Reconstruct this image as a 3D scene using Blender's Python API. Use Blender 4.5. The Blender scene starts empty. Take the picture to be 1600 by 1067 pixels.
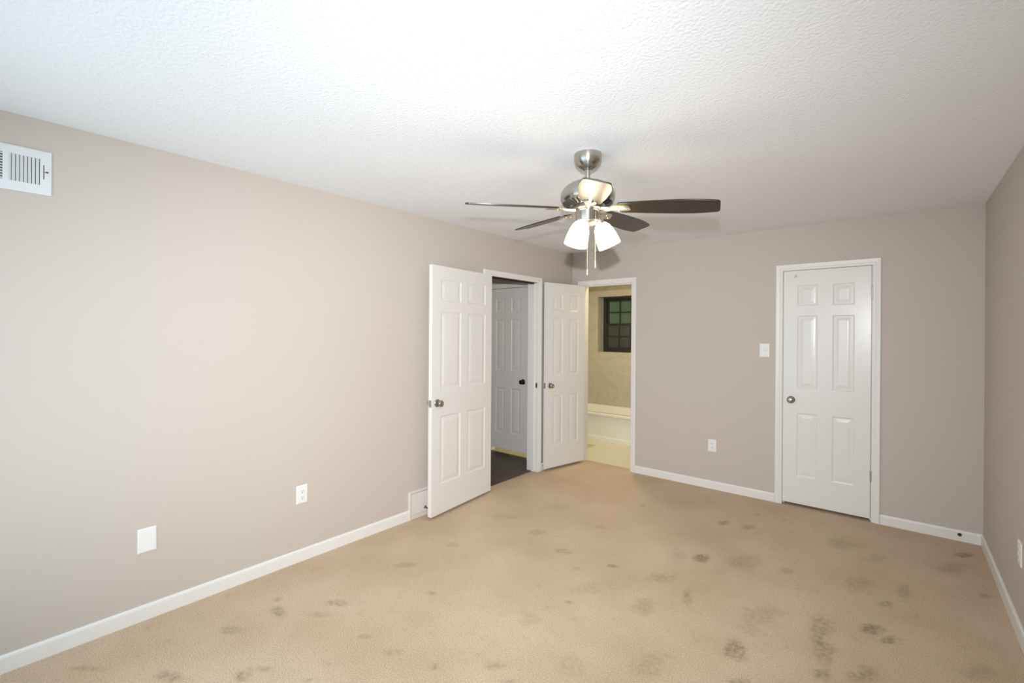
import bpy, bmesh, math, random
from mathutils import Vector, Matrix, noise

random.seed(7)
SC = bpy.context.scene
COL = SC.collection
PI = math.pi

# ------------------------------------------------------------ camera
W, H, YN = 3.456, 2.44, -5.12          # room width, ceiling height, near wall
CAM = Vector((2.984, -4.701, 1.489))
RV = Vector((0.76834, 0.64000, 0.00684))
UV = Vector((-0.00540, -0.00420, 0.99998))
FV = Vector((-0.64002, 0.76836, -0.00023))
cd = bpy.data.cameras.new('camera')
cd.sensor_fit = 'HORIZONTAL'
cd.sensor_width = 36.0
cd.lens = 725.3 / 1600 * 36.0
cd.shift_y = -12.4 / 1600
cd.clip_start = 0.02
cam = bpy.data.objects.new('camera', cd)
COL.objects.link(cam)
m = Matrix((RV, UV, -FV)).transposed().to_4x4()
m.translation = CAM
cam.matrix_world = m
SC.camera = cam

# ------------------------------------------------------------ world and exposure
wd = bpy.data.worlds.new('world')
SC.world = wd
wd.use_nodes = True
wd.node_tree.nodes['Background'].inputs[0].default_value = (0.75, 0.86, 1.0, 1)
wd.node_tree.nodes['Background'].inputs[1].default_value = 0.45
SC.view_settings.view_transform = 'Standard'
SC.view_settings.look = 'None'
SC.view_settings.gamma = 1.0
SC.view_settings.use_curve_mapping = False
SC.view_settings.exposure = -0.09

# ------------------------------------------------------------ lights
def light(name, kind, loc, energy, color, aim=None, **kw):
    d = bpy.data.lights.new(name, kind)
    d.energy = energy
    d.color = color
    for k, v in kw.items():
        setattr(d, k, v)
    o = bpy.data.objects.new(name, d)
    COL.objects.link(o)
    o.location = loc
    if aim is not None:
        o.rotation_euler = (Vector(aim) - Vector(loc)).to_track_quat('-Z', 'Y').to_euler()
    return o

# daylight entering by the window in the wall behind the camera
light('daylight_window', 'AREA', (1.35, YN + 0.05, 1.18), 30, (0.66, 0.87, 1.0), aim=(1.35, 0, 1.18),
      shape='RECTANGLE', size=2.05, size_y=1.75)
# the camera's flash, in the hot shoe above the lens
FL = CAM + Vector((0.0, 0.0, 0.20))
fl = light('camera_flash', 'SPOT', FL, 500, (0.97, 0.985, 1.0), aim=FL + FV * 3 + Vector((0, 0, -0.42)),
           spot_size=math.radians(170), spot_blend=0.3, shadow_soft_size=0.022)
# its zoom head throws a beam wider than it is high
fl.data.use_nodes = True
nt = fl.data.node_tree
em = nt.nodes['Emission']
tc = nt.nodes.new('ShaderNodeTexCoord'); sx = nt.nodes.new('ShaderNodeSeparateXYZ')
nt.links.new(tc.outputs['Normal'], sx.inputs[0])
def beam(axis, half, power):
    d = nt.nodes.new('ShaderNodeMath'); d.operation = 'DIVIDE'
    nt.links.new(sx.outputs[axis], d.inputs[0]); nt.links.new(sx.outputs[2], d.inputs[1])
    a = nt.nodes.new('ShaderNodeMath'); a.operation = 'ABSOLUTE'; nt.links.new(d.outputs[0], a.inputs[0])
    b = nt.nodes.new('ShaderNodeMath'); b.operation = 'DIVIDE'; nt.links.new(a.outputs[0], b.inputs[0]); b.inputs[1].default_value = half
    c = nt.nodes.new('ShaderNodeMath'); c.operation = 'POWER'; nt.links.new(b.outputs[0], c.inputs[0]); c.inputs[1].default_value = power
    e = nt.nodes.new('ShaderNodeMath'); e.operation = 'ADD'; nt.links.new(c.outputs[0], e.inputs[0]); e.inputs[1].default_value = 1.0
    f = nt.nodes.new('ShaderNodeMath'); f.operation = 'DIVIDE'; f.inputs[0].default_value = 1.0; nt.links.new(e.outputs[0], f.inputs[1])
    return f
bx, by = beam(0, 0.82, 2.6), beam(1, 0.58, 3.2)
ml = nt.nodes.new('ShaderNodeMath'); ml.operation = 'MULTIPLY'
nt.links.new(bx.outputs[0], ml.inputs[0]); nt.links.new(by.outputs[0], ml.inputs[1])
nt.links.new(ml.outputs[0], em.inputs['Strength'])
light('bathroom_light', 'AREA', (0.30, 0.62, 2.38), 19, (1.0, 0.86, 0.50), aim=(0.30, 0.62, 0),
      shape='DISK', size=0.3)
light('hall_light', 'AREA', (-0.75, -1.5, 2.40), 2.0, (1.0, 0.93, 0.86), aim=(-0.75, -1.5, 0), shape='DISK', size=0.3)
light('hall_closet_light', 'POINT', (-0.7, 0.25, 1.6), 6, (1.0, 0.90, 0.55), shadow_soft_size=0.1)

# ------------------------------------------------------------ materials
def mat(name, base=(0.8, 0.8, 0.8), rough=0.5, metal=0.0, bump=None, spec=0.5, coat=0.0, coat_rough=0.1):
    m = bpy.data.materials.new(name)
    m.use_nodes = True
    nt = m.node_tree
    b = nt.nodes['Principled BSDF']
    b.inputs['Base Color'].default_value = (*base, 1)
    b.inputs['Roughness'].default_value = rough
    b.inputs['Metallic'].default_value = metal
    b.inputs['Specular IOR Level'].default_value = spec
    b.inputs['Coat Weight'].default_value = coat
    b.inputs['Coat Roughness'].default_value = coat_rough
    if bump:
        scale, strength, dist = bump
        tc = nt.nodes.new('ShaderNodeTexCoord')
        n = nt.nodes.new('ShaderNodeTexNoise')
        n.inputs['Scale'].default_value = scale
        n.inputs['Detail'].default_value = 3
        bp = nt.nodes.new('ShaderNodeBump')
        bp.inputs['Strength'].default_value = strength
        bp.inputs['Distance'].default_value = dist
        nt.links.new(tc.outputs['Object'], n.inputs['Vector'])
        nt.links.new(n.outputs['Fac'], bp.inputs['Height'])
        nt.links.new(bp.outputs['Normal'], b.inputs['Normal'])
    return m

def nodes(m):
    return m.node_tree, m.node_tree.nodes, m.node_tree.links, m.node_tree.nodes['Principled BSDF']

M = {}
M['wall'] = mat('taupe_wall_paint', (0.560, 0.500, 0.445), 0.62, bump=(140, 0.12, 0.002), spec=0.3)
M['ceiling'] = mat('textured_ceiling_paint', (0.90, 0.915, 0.95), 0.9, bump=(75, 0.55, 0.006), spec=0.2)
M['trim'] = mat('white_trim_paint', (0.80, 0.78, 0.75), 0.38, bump=(60, 0.05, 0.001))
M['door'] = mat('white_door_paint', (0.79, 0.77, 0.74), 0.26, bump=(40, 0.05, 0.001))
M['plastic'] = mat('white_plastic', (0.82, 0.81, 0.79), 0.35)
M['register'] = mat('cream_register_enamel', (0.70, 0.65, 0.60), 0.45)
M['slot'] = mat('dark_slot', (0.03, 0.03, 0.03), 0.7)
M['vent'] = mat('white_vent_enamel', (0.72, 0.74, 0.76), 0.4)
M['duct'] = mat('dark_duct', (0.05, 0.07, 0.08), 0.8)
M['nickel'] = mat('brushed_nickel', (0.50, 0.47, 0.43), 0.28, 1.0)
def brushed(m, amount):
    nt = m.node_tree; b = nt.nodes['Principled BSDF']
    tg = nt.nodes.new('ShaderNodeTangent'); tg.direction_type = 'RADIAL'; tg.axis = 'Z'
    b.inputs['Anisotropic'].default_value = amount
    b.inputs['Anisotropic Rotation'].default_value = 0.25
    nt.links.new(tg.outputs[0], b.inputs['Tangent'])
brushed(M['nickel'], 0.75)
M['knob'] = mat('satin_nickel_knob', (0.42, 0.40, 0.37), 0.2, 1.0)
M['steel'] = mat('hinge_steel', (0.45, 0.44, 0.42), 0.4, 1.0)
M['blade'] = mat('espresso_blade', (0.016, 0.011, 0.009), 0.33, spec=0.5, coat=0.15, coat_rough=0.30)
M['bracket'] = mat('blade_bracket_nickel', (0.62, 0.57, 0.46), 0.35, 1.0)
M['chain'] = mat('brass_chain', (0.85, 0.74, 0.50), 0.3, 0.6)
M['rubber'] = mat('black_rubber', (0.02, 0.02, 0.02), 0.6)
M['tub'] = mat('tub_enamel', (0.80, 0.78, 0.72), 0.18)
M['winframe'] = mat('bronze_window_frame', (0.018, 0.017, 0.014), 0.5)
M['headjamb'] = mat('dark_brown_jamb', (0.03, 0.02, 0.015), 0.7)  # plain dark brown for the entry doorway's head jamb and head stop
M['bathfloor'] = mat('pale_bathroom_tile', (0.72, 0.68, 0.55), 0.35)
M['closetfloor'] = mat('pale_closet_floor', (0.55, 0.52, 0.33), 0.5)

def carpet():
    m = mat('beige_carpet', (0.5, 0.4, 0.3), 0.95, spec=0.1)
    nt, N, L, b = nodes(m)
    tc = N.new('ShaderNodeTexCoord')
    fine = N.new('ShaderNodeTexNoise'); fine.inputs['Scale'].default_value = 170; fine.inputs['Detail'].default_value = 2
    mid = N.new('ShaderNodeTexNoise'); mid.inputs['Scale'].default_value = 2.2; mid.inputs['Detail'].default_value = 4
    blot = N.new('ShaderNodeTexNoise'); blot.inputs['Scale'].default_value = 9; blot.inputs['Detail'].default_value = 5; blot.inputs['Roughness'].default_value = 0.65
    for n in (fine, mid, blot):
        L.new(tc.outputs['Object'], n.inputs['Vector'])
    base = N.new('ShaderNodeValToRGB')
    base.color_ramp.elements[0].position = 0.3; base.color_ramp.elements[0].color = (0.560, 0.418, 0.285, 1)
    base.color_ramp.elements[1].position = 0.7; base.color_ramp.elements[1].color = (0.650, 0.502, 0.365, 1)
    L.new(mid.outputs['Fac'], base.inputs['Fac'])
    # soil: hand placed spots (attribute) plus faint general soiling
    at = N.new('ShaderNodeAttribute'); at.attribute_name = 'soil'
    bl = N.new('ShaderNodeMapRange'); bl.inputs[1].default_value = 0.58; bl.inputs[2].default_value = 0.80; bl.inputs[4].default_value = 0.38
    L.new(blot.outputs['Fac'], bl.inputs[0])
    sp = N.new('ShaderNodeMapRange'); sp.inputs[1].default_value = 0.38; sp.inputs[2].default_value = 0.62
    L.new(fine.outputs['Fac'], sp.inputs[0])
    rag = N.new('ShaderNodeTexNoise'); rag.inputs['Scale'].default_value = 42; rag.inputs['Detail'].default_value = 4; rag.inputs['Roughness'].default_value = 0.7
    L.new(tc.outputs['Object'], rag.inputs['Vector'])
    rg = N.new('ShaderNodeMapRange'); rg.inputs[1].default_value = 0.36; rg.inputs[2].default_value = 0.62; rg.inputs[3].default_value = 0.25; rg.inputs[4].default_value = 1.45
    L.new(rag.outputs['Fac'], rg.inputs[0])
    sm = N.new('ShaderNodeMath'); sm.operation = 'ADD'; L.new(at.outputs['Fac'], sm.inputs[0]); L.new(bl.outputs[0], sm.inputs[1])
    add = N.new('ShaderNodeMath'); add.operation = 'MULTIPLY'; add.use_clamp = True
    L.new(sm.outputs[0], add.inputs[0]); L.new(rg.outputs[0], add.inputs[1])
    spm = N.new('ShaderNodeMath'); spm.operation = 'MULTIPLY_ADD'; spm.inputs[1].default_value = 0.7; spm.inputs[2].default_value = 0.3
    L.new(sp.outputs[0], spm.inputs[0])
    mul = N.new('ShaderNodeMath'); mul.operation = 'MULTIPLY'
    L.new(add.outputs[0], mul.inputs[0]); L.new(spm.outputs[0], mul.inputs[1])
    mx = N.new('ShaderNodeMix'); mx.data_type = 'RGBA'
    L.new(mul.outputs[0], mx.inputs['Factor']); L.new(base.outputs[0], mx.inputs['A'])
    mx.inputs['B'].default_value = (0.19, 0.135, 0.082, 1)
    # pile speckle
    hs = N.new('ShaderNodeMapRange'); hs.inputs[1].default_value = 0.25; hs.inputs[2].default_value = 0.75; hs.inputs[3].default_value = 0.70; hs.inputs[4].default_value = 1.24
    L.new(fine.outputs['Fac'], hs.inputs[0])
    mm = N.new('ShaderNodeVectorMath'); mm.operation = 'SCALE'
    L.new(mx.outputs['Result'], mm.inputs[0]); L.new(hs.outputs[0], mm.inputs['Scale'])
    L.new(mm.outputs[0], b.inputs['Base Color'])
    bp = N.new('ShaderNodeBump'); bp.inputs['Strength'].default_value = 0.5; bp.inputs['Distance'].default_value = 0.006
    L.new(fine.outputs['Fac'], bp.inputs['Height']); L.new(bp.outputs['Normal'], b.inputs['Normal'])
    return m
M['carpet'] = carpet()

def hallwood():
    m = mat('dark_wood_planks', (0.05, 0.04, 0.035), 0.45)
    nt, N, L, b = nodes(m)
    tc = N.new('ShaderNodeTexCoord')
    br = N.new('ShaderNodeTexBrick')
    br.inputs['Color1'].default_value = (0.066, 0.046, 0.034, 1); br.inputs['Color2'].default_value = (0.092, 0.068, 0.050, 1)
    br.inputs['Mortar'].default_value = (0.02, 0.016, 0.014, 1)
    br.inputs['Scale'].default_value = 1; br.inputs['Brick Width'].default_value = 1.2; br.inputs['Row Height'].default_value = 0.15
    br.inputs['Mortar Size'].default_value = 0.003
    L.new(tc.outputs['Object'], br.inputs['Vector']); L.new(br.outputs['Color'], b.inputs['Base Color'])
    return m
M['hallwood'] = hallwood()

def marble():
    m = mat('tan_marble_surround', (0.6, 0.55, 0.42), 0.3)
    nt, N, L, b = nodes(m)
    tc = N.new('ShaderNodeTexCoord')
    n = N.new('ShaderNodeTexNoise'); n.inputs['Scale'].default_value = 2.4; n.inputs['Detail'].default_value = 6; n.inputs['Distortion'].default_value = 1.6
    r = N.new('ShaderNodeValToRGB')
    e = r.color_ramp.elements
    e[0].position = 0.46; e[0].color = (0.54, 0.495, 0.40, 1)
    e[1].position = 0.54; e[1].color = (0.54, 0.495, 0.40, 1)
    k = e.new(0.50); k.color = (0.485, 0.445, 0.365, 1)
    L.new(tc.outputs['Object'], n.inputs['Vector']); L.new(n.outputs['Fac'], r.inputs['Fac']); L.new(r.outputs[0], b.inputs['Base Color'])
    return m
M['marble'] = marble()

def frosted(name, col):
    m = bpy.data.materials.new(name); m.use_nodes = True
    nt = m.node_tree; nt.nodes.clear()
    o = nt.nodes.new('ShaderNodeOutputMaterial'); mx = nt.nodes.new('ShaderNodeMixShader')
    t = nt.nodes.new('ShaderNodeBsdfTranslucent'); t.inputs[0].default_value = (*col, 1)
    g = nt.nodes.new('ShaderNodeBsdfGlossy'); g.inputs['Roughness'].default_value = 0.25
    mx.inputs[0].default_value = 0.06
    nt.links.new(t.outputs[0], mx.inputs[1]); nt.links.new(g.outputs[0], mx.inputs[2]); nt.links.new(mx.outputs[0], o.inputs[0])
    return m
M['pane_green'] = frosted('obscure_glass_upper', (0.46, 0.53, 0.36))
M['pane_grey'] = frosted('obscure_glass_lower', (0.36, 0.34, 0.27))
M['clear'] = mat('window_glass', (0.9, 0.95, 1.0), 0.05)
nodes(M['clear'])[3].inputs['Transmission Weight'].default_value = 1.0

def lit_glass():
    m = mat('lit_frosted_glass', (0.95, 0.93, 0.88), 0.35)
    b = nodes(m)[3]
    b.inputs['Emission Color'].default_value = (1.0, 0.84, 0.54, 1)
    b.inputs['Emission Strength'].default_value = 9.5
    return m
M['lit'] = lit_glass()

# ------------------------------------------------------------ helpers
def link(name, bm, material, parent=None, smooth=False, bevel=0.0, loc=None, angle=40, mats=None):
    me = bpy.data.meshes.new(name)
    bmesh.ops.recalc_face_normals(bm, faces=bm.faces)
    bm.to_mesh(me); bm.free()
    for k in (mats or [material]):
        me.materials.append(k)
    o = bpy.data.objects.new(name, me)
    COL.objects.link(o)
    if parent is not None:
        o.parent = parent
    if loc is not None:
        o.location = loc
    if bevel > 0:
        md = o.modifiers.new('bevel', 'BEVEL'); md.width = bevel; md.segments = 2; md.limit_method = 'ANGLE'; md.angle_limit = math.radians(35)
    if smooth:
        for p in me.polygons:
            p.use_smooth = True
        me.set_sharp_from_angle(angle=math.radians(angle))
    return o

def tag(o, label=None, cat=None, group=None, kind=None):
    if label: o['label'] = label
    if cat: o['category'] = cat
    if group: o['group'] = group
    if kind: o['kind'] = kind
    return o

def empty(name, loc=(0, 0, 0), rz=0.0):
    o = bpy.data.objects.new(name, None)
    COL.objects.link(o)
    o.empty_display_size = 0.1
    o.location = loc
    o.rotation_euler = (0, 0, rz)
    return o

def box(bm, x0, x1, y0, y1, z0, z1, mi=0):
    v = [bm.verts.new((x, y, z)) for z in (z0, z1) for y in (y0, y1) for x in (x0, x1)]
    for f in ((0, 1, 3, 2), (4, 6, 7, 5), (0, 4, 5, 1), (2, 3, 7, 6), (0, 2, 6, 4), (1, 5, 7, 3)):
        bm.faces.new([v[i] for i in f]).material_index = mi
    return v

def boxes(*bs):
    bm = bmesh.new()
    for b in bs:
        box(bm, *b)
    return bm

def lathe(bm, prof, n=40, mtx=None):
    """revolve (r, z) pairs about Z; r = 0 closes an end"""
    rings = []
    for r, z in prof:
        if r < 1e-6:
            rings.append([bm.verts.new((0, 0, z))])
        else:
            rings.append([bm.verts.new((r * math.cos(2 * PI * k / n), r * math.sin(2 * PI * k / n), z)) for k in range(n)])
    for a, b in zip(rings, rings[1:]):
        for k in range(n):
            j = (k + 1) % n
            if len(a) == 1 and len(b) == 1: continue
            if len(a) == 1: bm.faces.new((a[0], b[k], b[j]))
            elif len(b) == 1: bm.faces.new((a[k], a[j], b[0]))
            else: bm.faces.new((a[k], a[j], b[j], b[k]))
    if mtx is not None:
        vs = [v for r in rings for v in r]
        bmesh.ops.transform(bm, matrix=mtx, verts=vs)
    return bm

def tube(bm, pts, r, n=10):
    pts = [Vector(p) for p in pts]
    rings = []
    for i, p in enumerate(pts):
        d = (pts[min(i + 1, len(pts) - 1)] - pts[max(i - 1, 0)]).normalized()
        a = d.orthogonal().normalized() if i == 0 else (rings_a - d * rings_a.dot(d)).normalized()
        rings_a = a
        b = d.cross(a)
        rr = r[i] if isinstance(r, (list, tuple)) else r
        rings.append([bm.verts.new(p + (a * math.cos(2 * PI * k / n) + b * math.sin(2 * PI * k / n)) * rr) for k in range(n)])
    for a, b in zip(rings, rings[1:]):
        for k in range(n):
            bm.faces.new((a[k], a[(k + 1) % n], b[(k + 1) % n], b[k]))
    bm.faces.new(rings[0][::-1]); bm.faces.new(rings[-1])
    return bm

def axis_mtx(loc, direction):
    """matrix taking +Z to direction at loc"""
    q = Vector(direction).normalized().to_track_quat('Z', 'Y')
    return Matrix.Translation(Vector(loc)) @ q.to_matrix().to_4x4()

def copy_tree(o, parent=None):
    c = o.copy()
    COL.objects.link(c)
    if parent is not None:
        c.parent = parent
    for ch in list(o.children):
        copy_tree(ch, c)
    return c
STAINS = [(1.974,-1.514,17.12,5.48,8.96,-10.45,0.9), (1.579,-1.998,26.16,13.71,28.49,-33.27,0.7), (1.224,-2.023,9.7,6.42,15.64,-18.23,0.4), (0.903,-1.903,14.84,11.11,13.11,-15.24,0.4), (1.287,-0.847,25.23,11.18,15.58,-18.02,0.4), (1.925,-0.796,24.76,6.78,15.73,-18.26,0.7), (2.089,-0.771,19.59,4.51,9.97,-11.58,0.6), (2.094,-0.437,30.92,6.52,17.3,-20.04,0.4), (2.286,-0.418,39.47,6.51,18.31,-21.24,0.3), (3.328,-0.301,20.24,-1.54,16.06,-18.73,0.8), (3.237,-0.62,11.87,-0.71,7.37,-8.61,0.3), (2.935,-1.382,32.04,0.55,27.22,-31.91,0.5), (2.891,-1.702,23,0.78,16.31,-19.16,0.8), (2.956,-1.774,24.41,0.3,15.54,-18.27,0.9), (2.398,-2.316,20.96,5.24,7.62,-8.96,0.7), (2.678,-1.864,18.46,2.05,5.83,-6.84,0.5), (2.716,-2.078,20.15,2.13,6.12,-7.19,0.55), (2.734,-2.246,25.11,2.65,15.24,-17.95,0.6), (2.868,-2.132,15.74,0.76,10.26,-12.08,0.5), (2.073,-2.04,35.39,12.25,6.29,-7.37,0.5), (1.923,-2.282,13.79,6.11,8.02,-9.4,0.35), (1.872,-1.931,8.83,3.58,13.18,-15.41,0.35), (2.198,-1.387,9.17,2.2,5.62,-6.56,0.35), (2.446,-1.327,20.13,3.26,12.38,-14.46,0.45), (3.013,-1.14,31.02,-0.18,5.93,-6.94,0.4), (2.809,-1.264,14.58,0.78,6.88,-8.05,0.3), (1.603,-3.148,15.4,13.83,19.5,-22.96,0.45), (1.862,-2.928,10.52,6.73,7.5,-8.83,0.25), (2.133,-2.698,9.87,4.25,7.49,-8.81,0.3), (2.455,-2.544,17.38,4.35,39.45,-46.49,0.5), (1.711,-3.175,24.79,20.91,52.72,-62.13,0.5), (1.586,-2.516,35.32,22.8,31.64,-37.08,0.5), (1.512,-2.779,10.55,8.15,10.91,-12.8,0.25), (1.614,-2.31,6.95,4.02,8.72,-10.21,0.2), (3.371,-0.908,34.31,-3.43,22.43,-26.27,0.5), (1.864,-1.608,16.63,6.08,8.96,-10.46,0.3), (2.424,-2.002,9.77,2.06,4.5,-5.28,0.3), (1.429,-2.168,31.36,19.41,24.31,-28.4,0.3), (3.063,-1.416,69.08,-1.49,10.54,-12.37,0.25), (3.271,-1.789,17.76,-1.71,15.19,-17.89,0.3), (2.662,-0.644,11.81,0.96,7.83,-9.12,0.3), (0.516,-1.849,5.16,4.49,8.99,-10.42,0.25), (0.738,-1.4,6.72,4.6,8.13,-9.4,0.2), (2.896,-0.724,17.61,0.43,8.91,-10.39,0.25), (1.221,-1.519,16.03,8.94,16.58,-19.26,0.3), (0.603,-2.449,10.93,11.63,14.94,-17.4,0.4), (0.329,-3.544,18.98,43.91,24.02,-28.14,0.6), (0.46,-3.586,12.03,27.46,13.29,-15.59,0.5), (0.615,-3.353,8.53,15.12,20.66,-24.21,0.5), (0.631,-3.473,5.62,10.87,26.82,-31.46,0.35), (0.435,-3.807,5.47,15.77,19.99,-23.49,0.35), (0.293,-4.039,18.2,74.87,53.42,-62.8,0.4), (0.823,-3.898,13.2,35.95,22.39,-26.38,0.6), (0.577,-4.108,4.88,20.08,20.22,-23.82,0.5), (0.255,-4.315,2.51,18.1,31.93,-37.61,0.5), (0.938,-2.951,27.34,32.21,28.61,-33.51,0.5), (0.554,-2.857,8.62,11.43,18.34,-21.41,0.35), (1.027,-3.626,34.15,62.81,61.69,-72.64,0.5), (0.981,-3.413,20.58,32.28,38.89,-45.71,0.4), (1.177,-3.39,11.54,16.06,23,-27.06,0.3), (0.104,-4.074,23.8,110.68,73.67,-86.53,0.4), (1.401,-3.32,35.29,40.84,25.02,-29.46,0.4), (1.05,-3.727,13.55,27.2,33.93,-39.98,0.5), (0.816,-3.839,5.63,14.3,31.83,-37.48,0.35)]

# ------------------------------------------------------------ setting
# openings: entry in the left wall, bathroom and closet in the back wall
EY0, EY1, EZ = -1.488, -0.686, 2.035
BX0, BX1 = 0.138, 0.756
CX0, CX1 = 2.196, 2.820
CZ = 2.056
T = 0.12
def struct(o, label, cat):
    return tag(o, label, cat, kind='structure')

def carpet_floor():
    bm = bmesh.new()
    nx, ny = 190, 290
    x0, x1, y0, y1 = -0.058, W + 0.02, YN - 0.02, 0.088
    vs = [[bm.verts.new((x0 + (x1 - x0) * i / nx, y0 + (y1 - y0) * j / ny, 0)) for i in range(nx + 1)] for j in range(ny + 1)]
    for j in range(ny):
        for i in range(nx):
            bm.faces.new((vs[j][i], vs[j][i + 1], vs[j + 1][i + 1], vs[j + 1][i]))
    o = link('floor', bm, M['carpet'])
    me = o.data
    at = me.attributes.new('soil', 'FLOAT', 'POINT')
    val = [0.0] * len(me.vertices)
    for i, v in enumerate(me.vertices):
        p = v.co
        n = noise.fractal(Vector((p.x * 9, p.y * 9, 3.1)), 1.0, 2.0, 4)
        n2 = noise.fractal(Vector((p.x * 22, p.y * 22, 8.4)), 1.0, 2.0, 3)
        s = 0.0
        for cx, cy, a, b, c, d, k in STAINS:
            dx, dy = p.x - cx, p.y - cy
            if abs(dx) > 0.6 or abs(dy) > 0.6: continue
            e = a * dx + b * dy; f = c * dx + d * dy
            q = e * e + f * f
            if q < 4:
                t = 1.15 - math.sqrt(q) + 0.55 * n + 0.35 * n2
                s += k * max(0.0, min(1.0, t * 1.6))
        val[i] = min(1.0, s)
    at.data.foreach_set('value', val)
    return struct(o, 'stained beige wall to wall carpet covering the bedroom floor', 'floor')
carpet_floor()

struct(link('floor', boxes((-1.5, -0.058, -2.5, 0.9, -0.02, -0.004)), M['hallwood']), 'dark wood plank floor of the hallway beyond the entry door', 'floor')
struct(link('floor', boxes((-1.1, 0.95, 0.088, 1.9, -0.02, 0.001)), M['bathfloor']), 'pale tiled floor of the bathroom in front of the tub', 'floor')
struct(link('ceiling', boxes((-1.6, W + 0.15, YN - 0.15, 2.3, H, H + 0.08)), M['ceiling']), 'white textured ceiling over the bedroom', 'ceiling')

# left wall with the entry opening
struct(link('wall_left', boxes((-T, 0, YN - T, EY0 - 0.02, -0.02, H), (-T, 0, EY1 + 0.02, 0.0, -0.02, H), (-T, 0, EY0 - 0.02, EY1 + 0.02, EZ + 0.02, H)), M['wall']),
       'long taupe left wall with the entry doorway at its far end', 'wall')
struct(link('wall_back', boxes((-T, BX0 - 0.02, 0, T, -0.02, H), (BX1 + 0.02, CX0 - 0.02, 0, T, -0.02, H), (CX1 + 0.02, W + T, 0, T, -0.02, H),
                               (BX0 - 0.02, BX1 + 0.02, 0, T, CZ + 0.02, H), (CX0 - 0.02, CX1 + 0.02, 0, T, CZ + 0.02, H)), M['wall']),
       'taupe far wall holding the bathroom doorway and the closed closet door', 'wall')
struct(link('wall_right', boxes((W, W + T, YN - T, 0.0, -0.02, H)), M['wall']), 'taupe right wall meeting the far wall in shade', 'wall')
NX0, NX1, NZ0, NZ1 = 0.25, 2.45, 0.25, 2.08
struct(link('wall_near', boxes((0, NX0, YN - T, YN, -0.02, H), (NX1, W, YN - T, YN, -0.02, H), (NX0, NX1, YN - T, YN, -0.02, NZ0), (NX0, NX1, YN - T, YN, NZ1, H)), M['wall']),
       'taupe wall with a wide window behind the viewpoint', 'wall')
wn = struct(link('window_2', boxes((NX0, NX0 + .05, YN - .09, YN - .04, NZ0, NZ1), (NX1 - .05, NX1, YN - .09, YN - .04, NZ0, NZ1), (NX0 + .05, NX1 - .05, YN - .09, YN - .04, NZ0, NZ0 + .05),
                                   (NX0 + .05, NX1 - .05, YN - .09, YN - .04, NZ1 - .05, NZ1), (1.325, 1.375, YN - .09, YN - .04, NZ0 + .05, NZ1 - .05)), M['trim']), 'wide white window behind the viewpoint', 'window')
link('glass', boxes((NX0 + .05, NX1 - .05, YN - .07, YN - .066, NZ0 + .05, NZ1 - .05)), M['clear'], wn)

# hallway shell
struct(link('wall_hall_far', boxes((-1.5, -1.03, -0.35, -0.25, -0.02, H), (-0.395, -T, -0.35, -0.25, -0.02, H), (-1.03, -0.395, -0.35, -0.25, 2.06, H)), M['wall']), 'taupe hallway wall holding the grey shaded hall door', 'wall')
struct(link('wall_hall_side', boxes((-1.5, -1.4, -2.5, 0.9, -0.02, H)), M['wall']), 'taupe hallway wall hidden beyond the entry doorway', 'wall')
struct(link('wall_hall_near', boxes((-1.4, -T, -2.5, -2.4, -0.02, H)), M['wall']), 'taupe end wall of the hallway', 'wall')
struct(link('wall_hall_closet', boxes((-1.4, -1.1, 0.8, 0.9, -0.02, H), (-1.1, -0.98, 0.8, 0.9, -.02, H), (-1.4, -0.98, -0.25, -0.24, 2.2, H)), M['wall']), 'plain end wall of the closet behind the hall door', 'wall')
struct(link('floor', boxes((-1.4, -T, -0.30, 0.8, -0.004, 0.0015)), M['closetfloor']), 'pale yellowish floor showing in the gap under the hall door', 'floor')

# bathroom shell
BY, RY = 1.83, 2.01
WX0, WX1, WZ0, WZ1 = -0.684, 0.05, 1.208, 2.076
struct(link('wall_bathroom_left', boxes((-1.1, -0.98, T, 1.95, -0.02, H)), M['marble']), 'tan marble side wall of the bathroom by the tub', 'wall')
struct(link('wall_bathroom_right', boxes((0.82, 0.94, T, 1.95, -0.02, H)), M['marble']), 'tan marble right side wall of the bathroom', 'wall')
struct(link('wall_bathroom_back', boxes((-0.98, WX0, BY, RY + .08, -0.02, H), (WX1, 0.82, BY, RY + .08, -0.02, H), (WX0, WX1, BY, RY + .08, -0.02, WZ0), (WX0, WX1, BY, RY + .08, WZ1, H)), M['marble']),
       'tan marble tub surround wall with a deep window recess', 'wall')

# closet shell
struct(link('wall_closet', boxes((CX0 - 0.3, CX1 + 0.3, 0.70, 0.75, -0.02, H), (CX0 - .3, CX0 - .25, T, .70, -.02, H), (CX1 + .25, CX1 + .3, T, .70, -.02, H), (CX0 - .25, CX1 + .25, .088, .7, -.02, -.001)), M['wall']), 'dark inside of the closet behind the closed door', 'wall')

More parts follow.
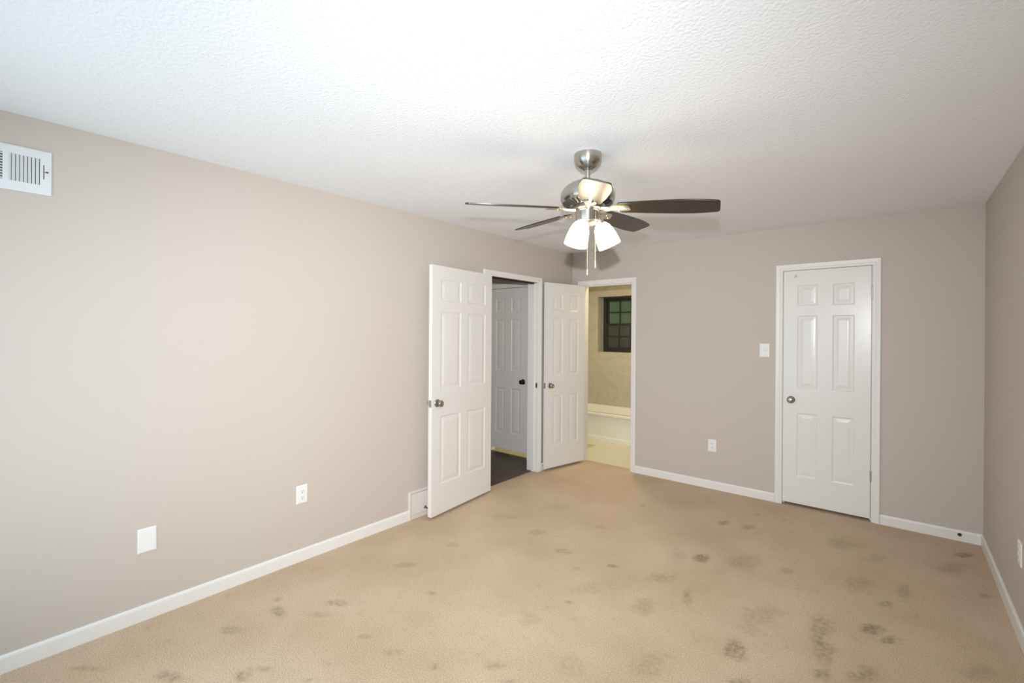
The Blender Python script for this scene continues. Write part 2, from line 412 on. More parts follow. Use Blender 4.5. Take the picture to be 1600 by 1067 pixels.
# baseboards: rounded top profile extruded along a run
def baseboard(name, p0, p1, nrm, label, h=0.078, d=0.013):
    p0, p1, nrm = Vector(p0), Vector(p1), Vector(nrm)
    prof = [(0, 0), (d, 0), (d, h - 0.014), (d * 0.85, h - 0.006), (d * 0.45, h), (0, h)]
    bm = bmesh.new()
    r = [[bm.verts.new(p + nrm * a + Vector((0, 0, b))) for a, b in prof] for p in (p0, p1)]
    n = len(prof)
    for k in range(n):
        bm.faces.new((r[0][k], r[0][(k + 1) % n], r[1][(k + 1) % n], r[1][k]))
    bm.faces.new(r[0]); bm.faces.new(r[1][::-1])
    return struct(link(name, bm, M['trim']), label, 'baseboard')
RGY0, RGY1, RGZ = -2.392, -2.02, 0.222
baseboard('baseboard_left', (0, YN, 0), (0, RGY0, 0), (1, 0, 0), 'long white baseboard along the left wall')
baseboard('baseboard_left', (0, RGY1, 0), (0, EY0 - .058, 0), (1, 0, 0), 'short white baseboard behind the open entry door')
baseboard('baseboard_left', (0, EY1 + .058, 0), (0, 0, 0), (1, 0, 0), 'short white baseboard in the corner beside the entry doorway')
baseboard('baseboard_back', (0, 0, 0), (BX0 - .055, 0, 0), (0, -1, 0), 'tiny white baseboard behind the open bathroom door')
baseboard('baseboard_back', (BX1 + .057, 0, 0), (CX0 - .057, 0, 0), (0, -1, 0), 'white baseboard between the bathroom doorway and the closet door')
bbr = baseboard('baseboard_back', (CX1 + .057, 0, 0), (W, 0, 0), (0, -1, 0), 'white baseboard right of the closet door with a small dark hole')
baseboard('baseboard_right', (W, YN, 0), (W, -0.013, 0), (-1, 0, 0), 'white baseboard along the right wall')

# casings and jambs: colonial profile mitred round three sides
def casing(name, a0, a1, ztop, place, label, w=0.055, depth=T, head_mat=None):
    """a0..a1 is the clear opening along the wall; place(a, out, z) -> world point"""
    prof = [(0.0, 0.0), (0.0, 0.008), (0.006, 0.011), (0.018, 0.0115), (0.024, 0.0145), (0.046, 0.017), (w - 0.003, 0.017), (w, 0.013), (w, 0.0)]
    bm = bmesh.new()
    stations = []
    for (a, z, sa, sz) in ((a0, 0.0, -1, 0), (a0, ztop, -1, 1), (a1, ztop, 1, 1), (a1, 0.0, 1, 0)):
        stations.append([bm.verts.new(place(a + sa * (q + 0.001), out, z + sz * q)) for q, out in prof])
    n = len(prof)
    for s0, s1 in zip(stations, stations[1:]):
        for k in range(n):
            bm.faces.new((s0[k], s0[(k + 1) % n], s1[(k + 1) % n], s1[k]))
    bm.faces.new(stations[0]); bm.faces.new(stations[-1][::-1])
    def jb(b0, b1, o0, o1, z0, z1, mi=0):
        v = [bm.verts.new(place(b, o, z)) for z in (z0, z1) for o in (o0, o1) for b in (b0, b1)]
        for f in ((0, 1, 3, 2), (4, 6, 7, 5), (0, 4, 5, 1), (2, 3, 7, 6), (0, 2, 6, 4), (1, 5, 7, 3)):
            bm.faces.new([v[i] for i in f]).material_index = mi
    jb(a0 - 0.02, a0, -depth - .004, 0.0, 0, ztop + .02)
    jb(a1, a1 + 0.02, -depth - .004, 0.0, 0, ztop + .02)
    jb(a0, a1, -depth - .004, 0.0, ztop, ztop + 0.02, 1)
    # door stops
    jb(a0, a0 + 0.011, -0.075, -0.042, 0, ztop)
    jb(a1 - 0.011, a1, -0.075, -0.042, 0, ztop)
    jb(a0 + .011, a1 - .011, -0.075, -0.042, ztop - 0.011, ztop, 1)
    # casing on the far side of the wall
    jb(a0 - w, a0, -depth - 0.017, -depth - .004, 0, ztop + w)
    jb(a1, a1 + w, -depth - 0.017, -depth - .004, 0, ztop + w)
    jb(a0, a1, -depth - 0.017, -depth - .004, ztop, ztop + w)
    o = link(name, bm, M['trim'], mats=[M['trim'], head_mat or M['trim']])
    return struct(o, label, 'door casing')
LEFT = lambda a, o, z: Vector((o, a, z))
BACK = lambda a, o, z: Vector((a, -o, z))
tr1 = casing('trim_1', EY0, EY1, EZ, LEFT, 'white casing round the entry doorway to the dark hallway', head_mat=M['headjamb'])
casing('trim_2', BX0, BX1, CZ - 0.005, BACK, 'white casing round the lit bathroom doorway')
casing('trim_3', CX0, CX1, CZ, BACK, 'white casing round the closed closet door')
HALL = lambda a, o, z: Vector((a, -0.35 - o, z))
casing('trim_4', -1.01, -0.40, 2.045, HALL, 'grey shaded casing round the hall door', depth=0.10)
sp = link('strike_plate', boxes((-0.022, 0.0, EY1 - 0.0025, EY1, 0.905, 0.958)), M['steel'], tr1, bevel=0.0005)
link('strike_hole', boxes((-0.018, -0.004, EY1 - 0.0032, EY1 - .0005, 0.920, 0.943)), M['slot'], sp)

# ------------------------------------------------------------ six panel doors
PZ = [(0.262, 0.815), (1.03, 1.66), (1.745, 1.925)]     # panel rows measured from the floor
def door_slab(w, z0, z1, t, panels):
    """slab from u = 0..w, thickness y = 0..t, both faces with moulded panels"""
    bm = bmesh.new()
    us = sorted({0, w} | {e for p in panels for e in p})
    zs = sorted({z0, z1} | {e for p in PZ for e in p})
    for face_y, s in ((0.0, 1), (t, -1)):
        vd = {}
        def vert(u, z, d=0.0):
            k = (round(u, 5), round(z, 5), round(d, 5))
            if k not in vd:
                vd[k] = bm.verts.new((u, face_y + s * d, z))
            return vd[k]
        for ia in range(len(us) - 1):
            for iz in range(len(zs) - 1):
                ua, ub, za, zb = us[ia], us[ia + 1], zs[iz], zs[iz + 1]
                if (ua, ub) in panels and (za, zb) in PZ:
                    prev = (0.0, 0.0)
                    loops = [(0.0, 0.0), (0.005, 0.0035), (0.012, 0.0055), (0.019, 0.0055), (0.030, 0.004), (0.042, 0.0018), (0.046, 0.0015)]
                    for (i0, d0), (i1, d1) in zip(loops, loops[1:]):
                        A = [vert(ua + i0, za + i0, d0), vert(ub - i0, za + i0, d0), vert(ub - i0, zb - i0, d0), vert(ua + i0, zb - i0, d0)]
                        B = [vert(ua + i1, za + i1, d1), vert(ub - i1, za + i1, d1), vert(ub - i1, zb - i1, d1), vert(ua + i1, zb - i1, d1)]
                        for k in range(4):
                            bm.faces.new((A[k], A[(k + 1) % 4], B[(k + 1) % 4], B[k]))
                    bm.faces.new(B)
                else:
                    bm.faces.new((vert(ua, za), vert(ub, za), vert(ub, zb), vert(ua, zb)))
    # edges of the slab
    def quad(*ps):
        bm.faces.new([bm.verts.new(p) for p in ps])
    quad((0, 0, z0), (0, t, z0), (0, t, z1), (0, 0, z1)); quad((w, 0, z0), (w, t, z0), (w, t, z1), (w, 0, z1))
    quad((0, 0, z0), (w, 0, z0), (w, t, z0), (0, t, z0)); quad((0, 0, z1), (w, 0, z1), (w, t, z1), (0, t, z1))
    bmesh.ops.remove_doubles(bm, verts=bm.verts, dist=0.00005)
    return bm

def knob_bm(loc, direction, length=0.056):
    bm = bmesh.new()
    k = length / 0.056
    prof = [(0.0, 0.0), (0.0325, 0.0), (0.0325, 0.003), (0.030, 0.007), (0.018, 0.010), (0.0115, 0.014), (0.011, 0.022 * k), (0.014, 0.027 * k),
            (0.023, 0.031 * k), (0.0265, 0.038 * k), (0.0262, 0.046 * k), (0.022, 0.053 * k), (0.014, 0.0555 * k), (0.007, 0.056 * k), (0.006, 0.0545 * k), (0.0, 0.0545 * k)]
    lathe(bm, prof, 28, axis_mtx(loc, direction))
    return bm

def six_panel_door(name, pin, rz, w, z0, z1, label, side=1, t=0.035, panels=None, off=(0.004, 0.012), hinges=(0.37, 1.10, 1.84), kz=0.925, back_len=0.056):
    """hinge pin at the empty; slab along local +x, thickness local y from off to off + t (mirrored by side)"""
    e = empty(name, (pin[0], pin[1], 0), rz)
    struct(e, label, 'door')
    s = w / 0.61
    pn = panels or [(round(0.105 * w / 0.61, 4), round(0.253 * w / 0.61, 4)), (round(0.357 * w / 0.61, 4), round(0.505 * w / 0.61, 4))]
    bm = door_slab(w, z0, z1, t, pn)
    y0 = off[1] if side > 0 else -off[1] - t
    bmesh.ops.translate(bm, vec=(off[0], y0, 0), verts=bm.verts)
    link('door_slab', bm, M['door'], e, bevel=0.0012)
    ku = off[0] + w - 0.062
    f = link('door_knob', knob_bm((ku, y0, kz), (0, -1, 0), 0.056 if side > 0 else back_len), M['knob'], e, smooth=True, angle=50)
    b = link('door_knob', knob_bm((ku, y0 + t, kz), (0, 1, 0), back_len if side > 0 else 0.056), M['knob'], e, smooth=True, angle=50)
    bm = boxes((off[0] + w - 0.001, off[0] + w + 0.0012, y0 + 0.005, y0 + t - 0.005, kz - 0.029, kz + 0.029))
    lp = link('latch_plate', bm, M['steel'], e, bevel=0.0004)
    bm = boxes((off[0] + w, off[0] + w + 0.009, y0 + 0.011, y0 + t - 0.011, kz - 0.008, kz + 0.008))
    link('latch_bolt', bm, M['steel'], lp, bevel=0.002)
    for hz in hinges:
        bm = bmesh.new()
        for k in range(5):
            za = hz - 0.044 + k * 0.0178
            lathe(bm, [(0, za), (0.0062, za), (0.0062, za + 0.017), (0, za + 0.017)], 14)
        lathe(bm, [(0, hz + .045), (0.0045, hz + 0.045), (0.003, hz + 0.051), (0, hz + 0.051)], 14)
        box(bm, off[0] - 0.0035, off[0] - 0.0005, min(0, y0), max(0, y0 + 0.022) if side > 0 else 0.0, hz - 0.044, hz + 0.044)
        link('hinge', bm, M['steel'], e)
    return e
# entry door: folded right back against the left wall
EA = math.radians(90 - 173.8)
six_panel_door('door_1', (0.012, EY0), EA, 0.798, 0.022, 2.033, 'white six panel entry door swung open flat against the left wall', panels=[(0.098, 0.352), (0.445, 0.697)])
# bathroom door: swung open into the corner
BA = math.radians(-101.5)
six_panel_door('door_2', (0.140, -0.012), BA, 0.606, 0.028, 2.044, 'narrow white six panel door standing open into the far left corner', back_len=0.045)
# closet door: closed, hinged on its right
cdoor = six_panel_door('door_3', (CX1 - 0.002, -0.007), PI, 0.6155, 0.024, CZ - 0.0025, 'closed white six panel closet door in the far wall', side=-1, off=(0.004, 0.008), hinges=(0.366, 1.837))
bm = bmesh.new()
for q, r in (((2.292, 2.012), .006), ((2.287, 1.996), .008), ((2.300, 2.004), .004)):
    lathe(bm, [(0, 0), (r, 0), (r * .6, .0008), (0, .001)], 12, Matrix.Translation((CX1 - .002 - q[0], 0.001 - 0.0021, q[1])) @ Matrix.Rotation(-PI / 2, 4, 'X'))
o = link('paint_scuff', bm, M['steel'], cdoor)
# hall door, closed, its hinges to the left
M['knobdark'] = mat('dark_bronze_knob', (0.03, 0.028, 0.026), 0.3, 0.8)
hd = six_panel_door('door_4', (-1.008, -0.357), 0.0, 0.602, 0.060, 2.041, 'closed hall door in grey shade seen through the entry doorway', off=(0.003, 0.01), kz=0.91)
for c in hd.children:
    if c.name.startswith('door_knob'):
        c.data.materials[0] = M['knobdark']

# ------------------------------------------------------------ bathroom window and tub
w1 = empty('window_1', ((WX0 + WX1) / 2, RY, WZ0))
struct(w1, 'dark bronze divided bathroom window with green obscure panes', 'window')
hw = (WX1 - WX0) / 2; hh = WZ1 - WZ0
link('window_frame', boxes((-hw, -hw + .05, 0, .07, 0, hh), (hw - .05, hw, 0, .07, 0, hh), (-hw + .05, hw - .05, 0, .07, 0, .035), (-hw + .05, hw - .05, 0, .07, hh - .035, hh)), M['winframe'], w1, bevel=.003)
def sash(z0, z1, y, pane):
    x0, x1 = -hw + .05, hw - .05
    r = .03
    bs = [(x0, x0 + r, y, y + .03, z0, z1), (x1 - r, x1, y, y + .03, z0, z1), (x0 + r, x1 - r, y, y + .03, z0, z0 + r), (x0 + r, x1 - r, y, y + .03, z1 - r, z1)]
    xa, xb = x0 + r, x1 - r
    for k in (1, 2):
        xc = xa + (xb - xa) * k / 3
        bs.append((xc - .009, xc + .009, y + .004, y + .026, z0 + r, z1 - r))
    zc = (z0 + z1) / 2
    xs = [xa] + [xa + (xb - xa) * k / 3 for k in (1, 2)] + [xb]
    for k in range(3):
        bs.append((xs[k] + (.009 if k else 0), xs[k + 1] - (.009 if k < 2 else 0), y + .004, y + .026, zc - .009, zc + .009))
    s = link('sash', boxes(*bs), M['winframe'], w1)
    link('glass', boxes((xa, xb, y + .013, y + .017, z0 + r, z1 - r)), pane, s)
sash(hh / 2 - .015, hh - .035, .035, M['pane_green'])
sash(.035, hh / 2 + .015, .004, M['pane_grey'])

tx0, tx1, ty0, ty1, tz = -0.975, 0.815, 1.07, 1.825, 0.385
def tub():
    bm = bmesh.new()
    def rrect(x0, x1, y0, y1, z, r, n=6):
        out = []
        for cx, cy, a in ((x1 - r, y1 - r, 0), (x0 + r, y1 - r, 90), (x0 + r, y0 + r, 180), (x1 - r, y0 + r, 270)):
            for k in range(n + 1):
                t = math.radians(a + 90 * k / n)
                out.append(bm.verts.new((cx + r * math.cos(t), cy + r * math.sin(t), z)))
        return out
    rings = [rrect(tx0, tx1, ty0 + .014, ty1, 0.0, .004), rrect(tx0, tx1, ty0 + .014, ty1, .05, .004), rrect(tx0, tx1, ty0 + .026, ty1, .06, .004), rrect(tx0, tx1, ty0 + .022, ty1, tz - .05, .004), rrect(tx0, tx1, ty0 + .002, ty1, tz - .035, .006),
             rrect(tx0, tx1, ty0, ty1, tz - .012, .008), rrect(tx0 + .006, tx1 - .006, ty0 + .01, ty1 - .004, tz, .01),
             rrect(tx0 + .06, tx1 - .06, ty0 + .075, ty1 - .06, tz, .12), rrect(tx0 + .07, tx1 - .07, ty0 + .09, ty1 - .07, tz - .012, .13),
             rrect(tx0 + .12, tx1 - .14, ty0 + .12, ty1 - .10, .16, .15), rrect(tx0 + .18, tx1 - .22, ty0 + .17, ty1 - .15, .07, .14)]
    for a, b in zip(rings, rings[1:]):
        for k in range(len(a)):
            bm.faces.new((a[k], a[(k + 1) % len(a)], b[(k + 1) % len(b)], b[k]))
    bm.faces.new(rings[0][::-1]); bm.faces.new(rings[-1])
    return bm
bt = empty('bathtub', ((tx0 + tx1) / 2, ty0, 0))
tag(bt, 'white built in bathtub under the dark bathroom window', 'bathtub')
bm = tub(); bmesh.ops.translate(bm, vec=(-(tx0 + tx1) / 2, -ty0, 0), verts=bm.verts)
link('tub_shell', bm, M['tub'], bt, smooth=True, angle=35)

# ------------------------------------------------------------ ceiling fan
FX, FY = 1.715, -2.56
fan = tag(empty('ceiling_fan', (FX, FY, H)), 'brushed nickel ceiling fan with five dark blades and two lit glass shades', 'ceiling fan')
F0 = lambda z: z - H
bm = lathe(bmesh.new(), [(0, 0), (.071, 0), (.073, -.010), (.0725, -.030), (.066, -.050), (.052, -.066), (.034, -.077), (.024, -.080), (.022, -.074), (0, -.074)], 48)
link('canopy', bm, M['nickel'], fan, smooth=True, angle=50)
bm = lathe(bmesh.new(), [(0, -.070), (.021, -.0745), (.017, -.082), (.0135, -.084), (.0135, F0(2.30)), (0, F0(2.30))], 24)
rod = link('downrod', bm, M['nickel'], fan, smooth=True, angle=50)
bm = lathe(bmesh.new(), [(0, -.0735), (.0218, -.0745), (.0218, -.0765), (0, -.0765)], 20)
link('hanger_ball', bm, M['slot'], rod, smooth=True)
zz = [(0, 2.303), (.030, 2.303), (.034, 2.296), (.060, 2.292), (.095, 2.280), (.122, 2.262), (.138, 2.240), (.1425, 2.220), (.1420, 2.200), (.137, 2.188), (.128, 2.180), (.090, 2.166), (.078, 2.164), (0, 2.164)]
mh = link('motor_housing', lathe(bmesh.new(), [(r, F0(z)) for r, z in zz], 64), M['nickel'], fan, smooth=True, angle=50)
bm = bmesh.new()
for k in range(30):
    a = 2 * PI * k / 30
    v = box(bm, 0.092, 0.131, -.0042, .0042, -.004, .004)
    bmesh.ops.transform(bm, matrix=Matrix.Rotation(a, 4, 'Z') @ Matrix.Translation((0, 0, F0(2.1725))) @ Matrix.Translation((.1115, 0, 0)) @ Matrix.Rotation(-.36, 4, 'Y') @ Matrix.Translation((-.1115, 0, 0)), verts=v)
link('vent_slots', bm, M['slot'], mh)
bm = lathe(bmesh.new(), [(0, F0(2.166)), (.074, F0(2.166)), (.080, F0(2.160)), (.080, F0(2.146)), (.072, F0(2.140)), (0, F0(2.140))], 48)
link('flywheel', bm, M['nickel'], fan, smooth=True, angle=50)
bm = lathe(bmesh.new(), [(0, F0(2.141)), (.064, F0(2.141)), (.066, F0(2.137)), (.062, F0(2.134)), (.061, F0(2.090)), (.058, F0(2.084)), (0, F0(2.084))], 48)
link('switch_housing', bm, M['nickel'], fan, smooth=True, angle=50)
bm = lathe(bmesh.new(), [(0, F0(2.085)), (.050, F0(2.085)), (.048, F0(2.076)), (.036, F0(2.066)), (.020, F0(2.060)), (.010, F0(2.058)), (.008, F0(2.050)), (0, F0(2.048))], 40)
kit = link('light_kit_bowl', bm, M['bracket'], fan, smooth=True, angle=50)

def blade_bm():
    R0, R1 = .172, .645
    n = 26
    top = []
    # half widths (ccw side, cw side) along the blade
    def hw_(t):
        e = .052 + .020 * math.sin(min(1, t / .75) * PI / 2)
        if t > .75: e -= .012 * ((t - .75) / .25) ** 1.6
        return e
    out = []
    for k in range(n + 1):
        t = k / n
        out.append((R0 + (R1 - R0 - .022) * t, hw_(t)))
    tipw = out[-1][1]
    left = [(x, w) for x, w in out] ; right = [(x, -w * .96) for x, w in out]
    cap = []
    for k in range(1, 9):
        a = PI / 2 * k / 9
        cap.append((R1 - .022 + .022 * math.sin(a), tipw - .022 + .022 * math.cos(a)))
    cap2 = [(x + .0, -y * .96) for x, y in cap[::-1]]
    root = [(R0 - .012, -.034), (R0 - .012, .034)]
    poly = left + cap + [(R1, 0)] + cap2 + right[::-1] + root
    bm = bmesh.new()
    up = [bm.verts.new((x, y, .003)) for x, y in poly]
    dn = [bm.verts.new((x, y, -.003)) for x, y in poly]
    bm.faces.new(up); bm.faces.new(dn[::-1])
    for k in range(len(poly)):
        j = (k + 1) % len(poly)
        bm.faces.new((up[k], dn[k], dn[j], up[j]))
    return bm
def iron_bm():
    # arm from the flywheel, spreading into a leaf plate below the blade root
    st = [(.066, .020), (.085, .017), (.105, .014), (.120, .016), (.140, .026), (.165, .033), (.190, .034), (.208, .030), (.220, .021), (.226, .008)]
    bm = bmesh.new()
    rows = []
    for x, w in st:
        zl = -.004 if x < .12 else -.0045
        th = .011 if x < .12 else .008
        rows.append([bm.verts.new((x, y, z)) for y, z in ((-w, zl), (-w * .55, zl - th), (w * .55, zl - th), (w, zl))])
    for a, b in zip(rows, rows[1:]):
        for k in range(4):
            bm.faces.new((a[k], a[(k + 1) % 4], b[(k + 1) % 4], b[k]))
    bm.faces.new(rows[0]); bm.faces.new(rows[-1][::-1])
    for x, y in ((.165, .016), (.165, -.016), (.205, 0)):
        lathe(bm, [(0, -.0155), (.004, -.0150), (.005, -.0125), (.005, -.011), (0, -.011)], 10, Matrix.Translation((x, y, 0)))
    return bm
BL = [(-56.1, 2.089), (15.5, 2.098), (88.4, 2.158), (161.5, 2.162), (227.2, 2.150)]
proto = None
for ang, ztip in BL:
    droop = math.asin((2.148 - ztip) / .57)
    q = Matrix.Translation((0, 0, F0(2.150))) @ Matrix.Rotation(math.radians(ang), 4, 'Z') @ Matrix.Translation((.07, 0, 0)) @ Matrix.Rotation(droop, 4, 'Y') @ Matrix.Translation((-.07, 0, 0)) @ Matrix.Rotation(math.radians(-13), 4, 'X')
    if proto is None:
        b = link('blade', blade_bm(), M['blade'], fan, bevel=.001)
        i = link('blade_bracket', iron_bm(), M['bracket'], b, smooth=True, angle=35)
        proto = b
    else:
        b = copy_tree(proto, fan)
    b.matrix_local = q

def lamp(neck, direction):
    d = Vector(direction).normalized()
    mt = axis_mtx((0, 0, 0), d)
    nk = Vector(neck)
    bm = bmesh.new()
    lathe(bm, [(0, -.030), (.014, -.030), (.019, -.022), (.0235, -.004), (.0255, .012), (.024, .014), (0, .014)], 28, Matrix.Translation(nk) @ mt)
    mid = nk - d * .030
    tube(bm, [Vector((nk.x * .25, nk.y * .25, F0(2.072))), Vector((nk.x * .6, nk.y * .6, F0(2.080))), mid + Vector((0, 0, .004)), mid + d * .004], .0085, 12)
    arm = link('lamp_socket', bm, M['bracket'], fan, smooth=True, angle=40)
    prof = [(.022, .002), (.024, .007), (.0325, .015), (.0425, .030), (.0505, .053), (.0565, .082), (.0595, .110), (.0605, .137), (.0575, .137), (.0565, .110), (.0535, .082), (.0475, .053), (.0395, .030), (.029, .018), (.020, .010), (.020, .002)]
    bm = lathe(bmesh.new(), prof, 44, Matrix.Translation(nk) @ mt)
    sh = link('lamp_shade', bm, M['lit'], fan, smooth=True, angle=60)
    bm = lathe(bmesh.new(), [(0, .014), (.013, .014), (.013, .032), (.022, .050), (.0275, .070), (.025, .090), (.014, .102), (0, .105)], 24, Matrix.Translation(nk) @ mt)
    link('bulb', bm, M['lit'], arm, smooth=True)
HR = Vector((RV.x, RV.y, 0)).normalized(); HF = Vector((FV.x, FV.y, 0)).normalized()
lamp(-HR * .028 + Vector((0, 0, F0(2.088))), -HR * .27 - Vector((0, 0, 1)) - HF * .02)
lamp(HR * .067 + HF * .010 + Vector((0, 0, F0(2.082))), HR * .50 + HF * .20 - Vector((0, 0, 1)))

def chain(x, y, z0, z1, zfob):
    bm = bmesh.new()
    z = z0
    while z > z1:
        lathe(bm, [(0, z + .0022), (.0012, z + .0014), (.0017, z), (.0012, z - .0014), (0, z - .0022)], 8, Matrix.Translation((x, y, 0)))
        z -= .0043
    c = link('pull_chain', bm, M['chain'], fan, smooth=True)
    lathe_p = [(0, z1 + .002), (.0030, z1 - .001), (.0032, z1 - .006), (.0022, z1 - .010), (.0032, z1 - .016), (.0042, (z1 + zfob) / 2 - .004), (.0030, zfob + .004), (0, zfob)]
    link('chain_pull', lathe(bmesh.new(), lathe_p, 14, Matrix.Translation((x, y, 0))), M['chain'], c, smooth=True)
p = -HF * .062 - HR * .009
chain(p.x, p.y, F0(2.082), F0(1.822), F0(1.790))
p = -HF * .050 + HR * .034
chain(p.x, p.y, F0(2.128), F0(1.868), F0(1.828))

# ------------------------------------------------------------ wall and floor registers
def wall_vent():
    y0, y1, z0, z1 = -4.782, -4.421, 2.101, 2.297
    e = tag(empty('wall_vent', (0, (y0 + y1) / 2, z0)), 'white louvered air vent high on the left wall', 'air vent')
    c = (y0 + y1) / 2
    L = lambda bs: boxes(*[(a, b, yy0 - c, yy1 - c, za - z0, zb - z0) for a, b, yy0, yy1, za, zb in bs])
    iy = [(-4.745, -4.660), (-4.640, -4.572), (-4.556, -4.458)]
    iz0, iz1 = z0 + .042, z1 - .036
    bs = [(0, .008, y0, y1, z0, iz0), (0, .008, y0, y1, iz1, z1), (0, .008, y0, iy[0][0], iz0, iz1), (0, .008, iy[0][1], iy[1][0], iz0, iz1), (0, .008, iy[1][1], iy[2][0], iz0, iz1), (0, .008, iy[2][1], y1, iz0, iz1)]
    bm = L(bs); bmesh.ops.remove_doubles(bm, verts=bm.verts, dist=1e-5)
    link('vent_frame', bm, M['vent'], e)
    link('vent_back', L([(.0004, .001, iy[0][0], iy[2][1], iz0, iz1)]), M['duct'], e)
    for k in (0, 2):
        a, b = iy[k]
        n = 8
        for q in range(n):
            yc = a + (b - a) * (q + .36) / n
            bm = boxes((-.0053, .0053, -.0009, .0009, iz0 - z0, iz1 - z0))
            bmesh.ops.transform(bm, matrix=Matrix.Translation((.0054, yc - c, 0)) @ Matrix.Rotation((-1.12 if k == 2 else 1.12), 4, 'Z'), verts=bm.verts)
            link('louver', bm, M['vent'], e)
    a, b = iy[1]
    for q in range(10):
        zc = iz0 + (iz1 - iz0) * (q + .5) / 10
        bm = boxes((-.0045, .0045, a - c, b - c, -.0008, .0008))
        bmesh.ops.transform(bm, matrix=Matrix.Translation((.0054, 0, zc - z0)) @ Matrix.Rotation(.9, 4, 'Y'), verts=bm.verts)
        link('louver', bm, M['vent'], e)
    link('lever_slot', L([(.0078, .0084, -4.4475, -4.4445, z0 + .07, z0 + .135)]), M['slot'], e)
    bm = bmesh.new(); tube(bm, [(.008, -4.441 - c, .103), (.016, -4.4385 - c, .102), (.022, -4.434 - c, .100)], [.002, .0025, .003], 10)
    link('lever', bm, M['slot'], e)
wall_vent()

def register():
    y0, y1, z1 = RGY0, RGY1, RGZ
    e = tag(empty('baseboard_register', (0, y0, 0)), 'white baseboard register grille beside the open entry door', 'floor register')
    d = y1 - y0
    bm = bmesh.new()
    # raised rounded border
    prof = [(0.0, 0.0), (0.0, .012), (.004, .016), (.016, .016), (.022, .011), (.022, 0.0)]
    st = []
    for a, z, sa, sz in ((0, 0, 1, 0), (0, z1, 1, -1), (d, z1, -1, -1), (d, 0, -1, 0)):
        st.append([bm.verts.new((o, a + sa * q, z + sz * q)) for q, o in prof])
    for s0, s1 in zip(st, st[1:]):
        for k in range(len(prof)):
            bm.faces.new((s0[k], s0[(k + 1) % len(prof)], s1[(k + 1) % len(prof)], s1[k]))
    bm.faces.new(st[0]); bm.faces.new(st[-1][::-1])
    box(bm, 0, .013, .022, d - .022, 0, .030)
    link('register_frame', bm, M['register'], e)
    bm = boxes((.001, .005, .022, d - .022, .030, z1 - .022))
    link('register_panel', bm, M['register'], e)
    for k in range(26):
        y = .030 + (d - .06) * k / 25
        bm = boxes((-.0040, .0040, -.0009, .0009, .032, z1 - .024))
        bmesh.ops.transform(bm, matrix=Matrix.Translation((.0085, y, 0)) @ Matrix.Rotation(.55, 4, 'Z'), verts=bm.verts)
        link('fin', bm, M['register'], e)
register()

# ------------------------------------------------------------ plates and outlets
def plate(name, place_loc, rz, label, cat, kind, w=.074, h=.118):
    """local: x along the wall, -y out of the wall, origin at the plate's centre on the wall"""
    e = tag(empty(name, place_loc, rz), label, cat)
    bm = bmesh.new()
    st = []
    for ins, out in ((0, 0), (0, .003), (.004, .0055), (.007, .006)):
        st.append([bm.verts.new((sx * (w / 2 - ins), -out, sz * (h / 2 - ins))) for sx, sz in ((-1, -1), (1, -1), (1, 1), (-1, 1))])
    for a, b in zip(st, st[1:]):
        for k in range(4):
            bm.faces.new((a[k], a[(k + 1) % 4], b[(k + 1) % 4], b[k]))
    bm.faces.new(st[-1])
    link('cover_plate', bm, M['plastic'], e)
    def screw(z):
        bm = lathe(bmesh.new(), [(0, .0064), (.0026, .0062), (.003, .0055), (0, .0055)], 12, Matrix.Translation((0, 0, z)) @ Matrix.Rotation(PI / 2, 4, 'X'))
        link('screw', bm, M['plastic'], e)
    if kind == 'duplex':
        for s in (-1, 1):
            bm = bmesh.new()
            lathe(bm, [(0, .0082), (.0155, .0082), (.0168, .0074), (.0168, .0055)], 28, Matrix.Translation((0, 0, s * .0195)) @ Matrix.Rotation(PI / 2, 4, 'X'))
            sock = link('receptacle', bm, M['plastic'], e)
            z = s * .0195
            bm = boxes((-.0075, -.0052, -.0086, -.008, z - .002, z + .0065), (.0052, .0075, -.0086, -.008, z - .002, z + .0055))
            lathe(bm, [(0, .0086), (.0026, .0086), (.0026, .008), (0, .008)], 10, Matrix.Translation((0, 0, z - .0085)) @ Matrix.Rotation(PI / 2, 4, 'X'))
            link('socket_slots', bm, M['slot'], sock)
        screw(0)
    elif kind == 'switch':
        link('switch_bezel', boxes((-.0055, .0055, -.0068, -.0055, -.0125, .0125)), M['plastic'], e)
        bm = boxes((-.0042, .0042, -.009, .006, -.004, .004))
        bmesh.ops.transform(bm, matrix=Matrix.Translation((0, -.010, .003)) @ Matrix.Rotation(-.5, 4, 'X'), verts=bm.verts)
        link('toggle', bm, M['plastic'], e, bevel=.001)
        screw(.030); screw(-.030)
    else:
        screw(.042); screw(-.042)
    return e
RL = PI / 2      # plate on the left wall faces +x
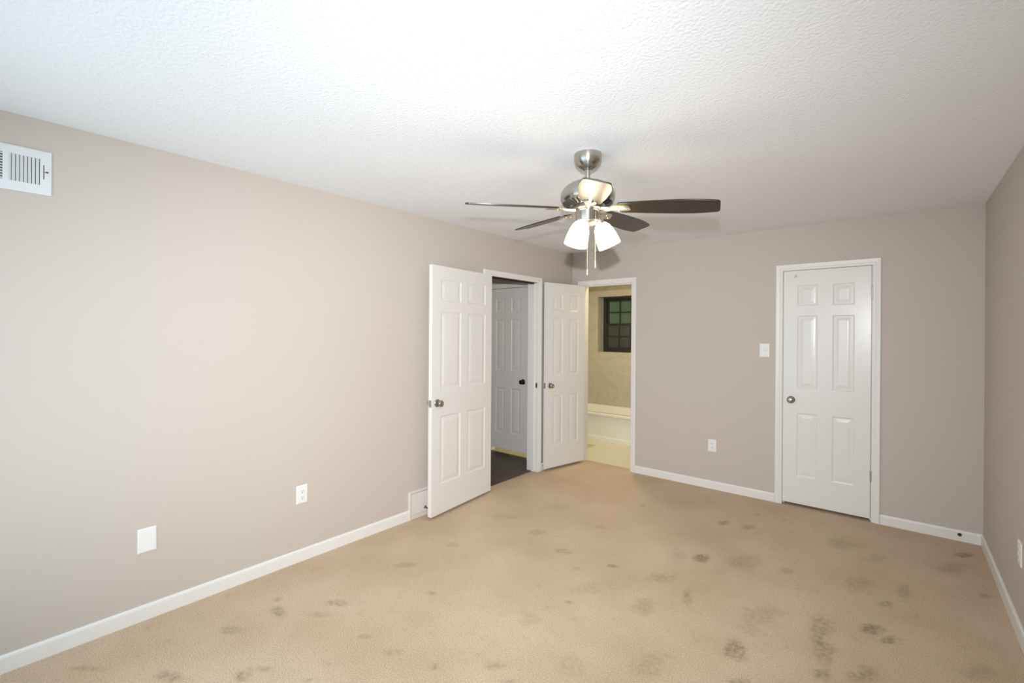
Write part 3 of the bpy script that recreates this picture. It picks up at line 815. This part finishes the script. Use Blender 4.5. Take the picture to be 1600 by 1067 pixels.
plate('blank_wall_plate', (0, -4.059, .409), RL, 'plain white blank plate low on the near left wall', 'wall plate', 'blank', .080, .124)
plate('wall_outlet', (0, -3.248, .433), RL, 'white duplex outlet low on the left wall before the register', 'outlet', 'duplex')
plate('wall_outlet', (1.602, 0, .417), 0, 'white duplex outlet low on the far wall between bathroom and closet', 'outlet', 'duplex', .076)
plate('light_switch', (2.051, 0, 1.352), 0, 'white light switch on the far wall left of the closet door', 'light switch', 'switch', .080, .124)
plate('wall_outlet', (W, -1.300, .412), -PI / 2, 'white outlet low on the right wall at the photo edge', 'outlet', 'duplex', .080)

for o in COL.objects:
    if o.name.startswith('wall_outlet'):
        o['group'] = 'duplex outlets low on the bedroom walls'

# ------------------------------------------------------------ door stops and the cable hole
def door_stop(loc, direction, length, label):
    e = tag(empty('door_stop', loc), label, 'door stop', 'door stops behind the open doors')
    d = Vector(direction).normalized()
    q = axis_mtx((0, 0, 0), d)
    link('stop_base', lathe(bmesh.new(), [(0, 0), (.011, 0), (.011, .004), (.006, .008), (0, .008)], 20, q), M['knob'], e, smooth=True, angle=40)
    bm = bmesh.new()
    pts = [q @ Vector((.0048 * math.cos(k * .7), .0048 * math.sin(k * .7), .006 + (length - .018) * k / 110)) for k in range(111)]
    tube(bm, pts, .0011, 6)
    link('spring', bm, M['knob'], e, smooth=True)
    link('rubber_tip', lathe(bmesh.new(), [(0, length), (.0055, length), (.0075, length - .003), (.0075, length - .013), (0, length - .013)], 20, q), M['rubber'], e, smooth=True, angle=40)
door_stop((.016, -2.235, .068), (1, -.10, 0), .068, 'small spring door stop on the register behind the entry door')
door_stop((.013, -.590, .052), (1, 0, 0.1), .030, 'small dark door stop on the baseboard behind the bathroom door')
cg = tag(link('cable_hole', lathe(bmesh.new(), [(0, .0006), (.0075, .0006), (.0085, .0025), (.0115, .0025), (.0120, 0.0), (0, 0)], 24, Matrix.Translation((3.333, -.013, .047)) @ Matrix.Rotation(PI / 2, 4, 'X')), M['rubber'], smooth=True, angle=40),
         'small dark round hole in the baseboard near the right corner', 'cable hole')
